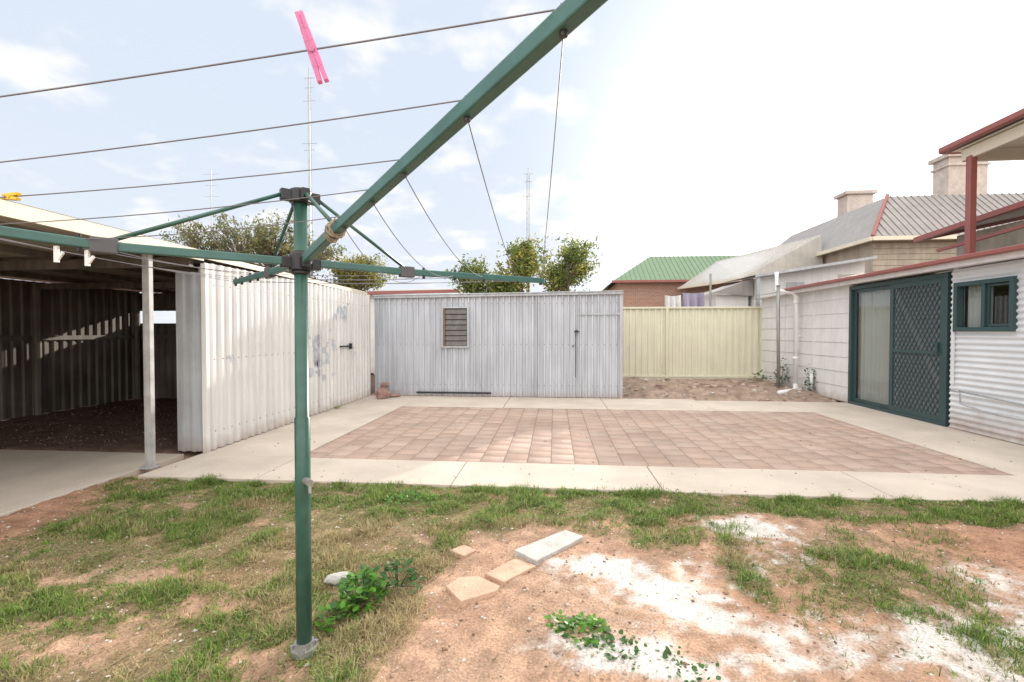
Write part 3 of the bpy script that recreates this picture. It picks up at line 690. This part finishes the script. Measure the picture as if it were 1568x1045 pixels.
tree('pepper_tree',(-9.6,14.5,0),[((-9.0,14.5,4.3),(1.2,1,.75),1.2),((-10.6,14.8,4.5),(1.1,1,.8),1),((-12.2,14.8,4.2),(1.1,1,.9),1),((-7.5,14.3,3.8),(.9,.9,.6),.8),((-13.6,15,3.7),(1,1,.7),.6)],40,9500,.06,gum,.2,gap=.45)
tree('pepper_tree',(-6.4,15.5,0),[((-6.7,15.5,3.3),(1.2,.8,.6),1)],34,5500,.062,[(.32,.31,.10),(.38,.34,.11),(.22,.24,.08)],.12,gap=.1)
# ---------------------------------------------------------------- antennas
def ant(name,x,y,z1,els):
    gA=group(name,(x,y,0));w=MB();w.tube([(x,y,0),(x,y,z1)],[.022,.014],6)
    for z,l in els:
        w.tube([(x-l/2,y,z),(x+l/2,y,z)],.006,4)
    w.make('mast',[M_zinc],gA)
    w=MB()
    for dx in (-.07,.07): w.tube([(x+dx,y,0),(x+dx*.6,y,z1*.97)],.005,4)
    z=2
    while z<z1*.95: w.tube([(x-.06,y,z),(x+.06,y,z+.25)],.003,4);z+=.5
    w.make('lattice',[M_zinc],gA)
ant('tv_antenna',-7.54,14,9.4,[(9.1,.35),(8.8,.3),(8.4,.4),(7.1,.5),(6.9,.35)]);ant('tv_antenna',-.85,15,6.5,[(6.3,.3),(6.05,.25),(5.6,.35)]);ant('tv_antenna',-18.5,24,10.0,[(9.8,.9),(9.2,.7),(8.6,.9)])
# ---------------------------------------------------------------- background buildings
gb=group('brick_house',(9,32,0))
w=MB();w.box((4.1,30.3,0),(16,38,4.55));w.make('walls',[M_brick],gb)
w=MB();w.add([(3.6,29.9,4.45),(17,29.9,4.45),(17,38.4,4.45),(3.6,38.4,4.45),(6.5,33.2,6.45),(14.5,33.2,6.45)],[(0,1,5,4),(1,2,5),(2,3,4,5),(3,0,4)]);
for i in range(44):
    xx=3.9+i*.3; k=min(1,(xx-3.6)/2.9) if xx<10 else min(1,(17-xx)/2.5)
    w.beam((xx,29.9,4.46),(xx,29.9+3.3*k,4.46+2.0*k),.05,.05)
w.make('roof',[M_rgreen],gb)
w=MB();w.beam((3.55,29.85,4.42),(17,29.85,4.42),.12,.14);w.make('gutter',[M_red],gb)
gn_=group('weatherboard_house',(12,18,0))
w=MB();w.box((10.1,16,0),(19,26,4.2));
for i in range(14): w.box((10.06,15.97,1.6+i*.18),(19,16,1.6+i*.18+.165))
w.make('walls',[M_timber],gn_)
w=MB();w.add([(9.8,15.6,4.2),(20,15.6,4.2),(20,26.4,4.2),(9.8,26.4,4.2),(11.4,17.4,5.95),(20,17.4,5.95),(20,24,5.95),(11.4,24,5.95)],[(0,1,5,4),(3,0,4,7),(4,5,6,7),(2,3,7,6)])
for i in range(45):
    xx=9.95+i*.22; yt=min(1.8,(xx-9.8)*1.12)
    w.beam((xx,15.6,4.21),(xx,15.6+yt,4.215+yt*.972),.03,.03)
w.make('roof',[M_roof],gn_)
w=MB();w.beam((9.78,15.56,4.18),(20,15.56,4.18),.12,.12);w.beam((9.78,15.56,4.18),(9.78,26.4,4.18),.12,.12);w.make('gutter',[M_soffit],gn_)
w=MB();w.tube([(9.82,15.62,4.26),(11.4,17.4,6.0)],.06,8);w.make('hip_cap',[M_red],gn_)
w=MB();w.box((13.5,17.6,5.5),(14.75,18.3,7.3));w.box((13.4,17.5,7.3),(14.85,18.4,7.45));w.box((13.45,17.55,7.0),(14.8,18.35,7.08));w.make('chimney',[M_stone],gn_,bevel=.02)
w=MB();w.box((11.9,20.5,4.5),(12.9,21.2,6.9));w.box((11.8,20.4,6.9),(13.0,21.3,7.05));w.make('chimney_rear',[M_stone],gn_,bevel=.02)
gk=group('skillion_house',(9,20,0))
w=MB();w.box((7.9,19,0),(10.0,27,3.4));w.make('walls',[M_board],gk)
w=MB();w.add([(7.0,18.6,3.3),(9.9,18.6,4.9),(9.9,30,5.6),(7.6,30,4.0)],[(0,1,2,3)]);w.add([(9.9,18.6,4.9),(10.0,18.6,3.3),(7.0,18.6,3.3)],[(0,1,2)]);w.add([(9.0,22,4.5),(13,24,6.3),(13,30,6.3),(9,30,5)],[(0,1,2,3)])
for i in range(28):
    yy=18.8+i*.4;k=(yy-18.6)/11.4;w.beam((7.0+.6*k,yy,3.31+.7*k),(9.9,yy,4.91+.7*k),.04,.04)
w.make('roof',[M_rooflt],gk)
w=MB();w.beam((7.0,18.55,3.28),(7.6,30,3.98),.1,.12);w.make('gutter',[M_soffit],gk)
go=group('white_outbuilding',(6,14,0))
w=MB();w.box((4.6,14,0),(5.5,16,2.35));w.box((5.6,13.5,0),(8.3,15.6,2.72));w.add([(5.6,13.5,2.72),(8.3,13.5,2.72),(8.3,13.5,3.2),(5.6,13.5,2.8)],[(0,1,2,3)]);w.make('walls',[M_board],go)
w=MB();w.add([(4.45,13.8,2.4),(5.55,13.8,2.80),(5.55,16.2,2.80),(4.45,16.2,2.4)],[(0,1,2,3)]);w.add([(4.45,13.8,2.4),(5.55,13.8,2.80),(5.55,13.8,2.3)],[(0,1,2)])
w.add([(5.35,13.2,2.82),(8.4,13.2,3.28),(8.4,16,3.33),(5.35,16,2.87)],[(0,1,2,3)]);w.make('roof',[M_roof],go)
w=MB();w.beam((5.35,13.18,2.79),(8.4,13.18,3.25),.05,.07)
w.beam((5.45,13.25,0),(5.45,13.25,2.8),.08,.08)
for X_ in (6.3,7.1): w.box((X_,13.47,2.2),(X_+.45,13.495,2.65))
w.make('verandah_frame',[M_grey],go)
gr_=group('neighbour_outbuilding',(-5,15,0))
w=MB();w.box((-6.2,14.2,0),(-3.1,17,2.45));w.make('walls',[M_board],gr_)
w=MB();w.add([(-6.4,14,2.45),(-2.9,14,2.5),(-2.9,17,2.9),(-6.4,17,2.85)],[(0,1,2,3)]);w.make('roof',[M_rooflt],gr_)
w=MB();w.beam((-6.4,13.98,2.47),(-2.9,13.98,2.52),.06,.1);w.make('fascia',[M_red],gr_)
gv=group('verandah_house',(8,6,0))
w=MB();w.box((7.9,-1,2.2),(12,7.0,3.95));w.make('walls',[M_timber],gv)
w=MB();w.add([(6.0,-1,4.12),(6.0,7.9,4.12),(12,7.9,4.12),(12,-1,4.12),(8.0,5.9,5.0),(8.0,-1,5.0),(12,5.9,5.0)],[(0,5,4,1),(1,4,6,2)]);w.make('roof',[M_roof],gv)
w=MB();w.add([(6.05,-1,4.05),(6.05,7.85,4.05),(12,7.85,4.05),(12,-1,4.05)],[(0,1,2,3)]);w.beam((6.14,-1,3.95),(6.14,7.75,3.95),.05,.16);w.beam((6.14,7.75,3.95),(12,7.75,3.95),.05,.16);w.make('soffit',[M_soffit],gv)
w=MB();w.beam((5.97,-1,4.10),(5.97,7.93,4.10),.1,.08);w.beam((5.97,7.93,4.10),(12,7.93,4.10),.1,.08);w.make('gutter',[M_red],gv,bevel=.01)
w=MB();w.beam((6.14,7.6,2.3),(6.14,7.6,3.9),.09,.09);w.make('post',[M_red],gv,bevel=.006)
w=MB();w.add([(6.55,9.2,2.98),(6.55,4,3.3),(9,4,3.9),(9,9.2,3.5)],[(0,1,2,3)]);w.make('lower_roof',[M_roof],gv)
w=MB();w.beam((6.52,9.2,2.96),(6.52,4,3.28),.08,.08);w.beam((6.52,9.2,2.96),(9,9.2,3.48),.06,.08);w.beam((6.6,8.8,2.7),(6.6,4,3.0),.05,.05);w.make('lower_gutter',[M_red],gv)
w=MB();w.box((6.9,4,2.3),(9,8.8,2.95));w.make('lower_wall',[M_timber],gv)
# ---------------------------------------------------------------- light, sky, camera
EL,AZ=R(15),R(28)
S=Vector((math.sin(AZ)*math.cos(EL),math.cos(AZ)*math.cos(EL),math.sin(EL)))
sl=bpy.data.lights.new('sun','SUN');sl.energy=4.8;sl.angle=R(1.0);sl.color=(1,.91,.80);so=bpy.data.objects.new('sun',sl);so.rotation_euler=(-S).to_track_quat('-Z','Y').to_euler();so.location=(20,40,20);sc.collection.objects.link(so)
W=bpy.data.worlds.new('World');sc.world=W;W.use_nodes=True;N=W.node_tree.nodes;L=W.node_tree.links
bg=N['Background'];bg.inputs['Strength'].default_value=.15
sk=N.new('ShaderNodeTexSky');sk.sky_type='NISHITA';sk.sun_disc=False;sk.sun_elevation=EL;sk.sun_rotation=AZ;sk.air_density=1;sk.dust_density=1.5
tc=N.new('ShaderNodeTexCoord');sx=N.new('ShaderNodeSeparateXYZ');L.new(tc.outputs['Generated'],sx.inputs[0])
def M(op,a,b=None,c=None):
    n=N.new('ShaderNodeMath');n.operation=op
    for i,q in enumerate((a,b,c)):
        if q is None:continue
        if isinstance(q,(int,float)):n.inputs[i].default_value=q
        else:L.new(q,n.inputs[i])
    return n.outputs[0]
def mixc(f,a,b):
    n=N.new('ShaderNodeMix');n.data_type='RGBA'
    for i,q in ((0,f),(6,a),(7,b)):
        if isinstance(q,(int,float)):n.inputs[i].default_value=q
        elif isinstance(q,tuple):n.inputs[i].default_value=q
        else:L.new(q,n.inputs[i])
    return n.outputs[2]
def ramp(v,a,b):
    n=N.new('ShaderNodeMapRange');n.interpolation_type='SMOOTHSTEP';L.new(v,n.inputs['Value']);n.inputs['From Min'].default_value=a;n.inputs['From Max'].default_value=b;return n.outputs[0]
up=M('MAXIMUM',sx.outputs[2],0.0)
zz=M('ADD',up,.22)
cb=N.new('ShaderNodeCombineXYZ');L.new(M('DIVIDE',sx.outputs[0],zz),cb.inputs[0]);L.new(M('DIVIDE',sx.outputs[1],zz),cb.inputs[1])
nz_=N.new('ShaderNodeTexNoise');nz_.inputs['Scale'].default_value=3.4;nz_.inputs['Detail'].default_value=9;nz_.inputs['Roughness'].default_value=.52;L.new(cb.outputs[0],nz_.inputs['Vector'])
dp=N.new('ShaderNodeVectorMath');dp.operation='DOT_PRODUCT';L.new(tc.outputs['Generated'],dp.inputs[0]);dp.inputs[1].default_value=tuple(S)
dd_=M('MAXIMUM',dp.outputs['Value'],0.0)
glow=M('POWER',dd_,26.0)
thr=M('MULTIPLY_ADD',M('POWER',dd_,3.0),-.07,.57)
cm=ramp(M('SUBTRACT',nz_.outputs['Fac'],thr),-.05,.11)
base=mixc(.97,sk.outputs[0],(5.0,5.6,6.5,1))
hz=M('POWER',M('SUBTRACT',1.0,up),5.0)
base=mixc(M('MULTIPLY',hz,.85),base,(6.2,6.4,6.75,1))
c2=mixc(cm,base,(6.9,6.9,6.95,1))
# unseen brightness added to light the yard: bank overhead and behind the viewer
sky_fill=M('MAXIMUM',ramp(up,.62,.82),ramp(M('MULTIPLY',sx.outputs[1],-1.0),.0,.4))
sky_fill=M('MULTIPLY',sky_fill,M('MULTIPLY_ADD',nz_.outputs['Fac'],.6,.7))
c2=mixc(sky_fill,c2,(15.8,15.2,14.4,1))
gcol=N.new('ShaderNodeVectorMath');gcol.operation='SCALE';gcol.inputs[0].default_value=(12,11.5,10.6);L.new(glow,gcol.inputs['Scale'])
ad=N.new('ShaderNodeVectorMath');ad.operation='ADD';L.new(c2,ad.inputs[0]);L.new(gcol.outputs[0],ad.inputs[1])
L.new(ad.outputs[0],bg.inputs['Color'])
cam=bpy.data.cameras.new('camera');cam.sensor_width=36;cam.lens=36*720/1568;cam.clip_start=.05;cam.clip_end=2000
co=bpy.data.objects.new('camera',cam);co.location=(0,0,1.3);co.rotation_euler=(R(90-1.15),0,R(5.2));sc.collection.objects.link(co);sc.camera=co
sc.view_settings.view_transform='Standard';sc.view_settings.look='None';sc.view_settings.exposure=0
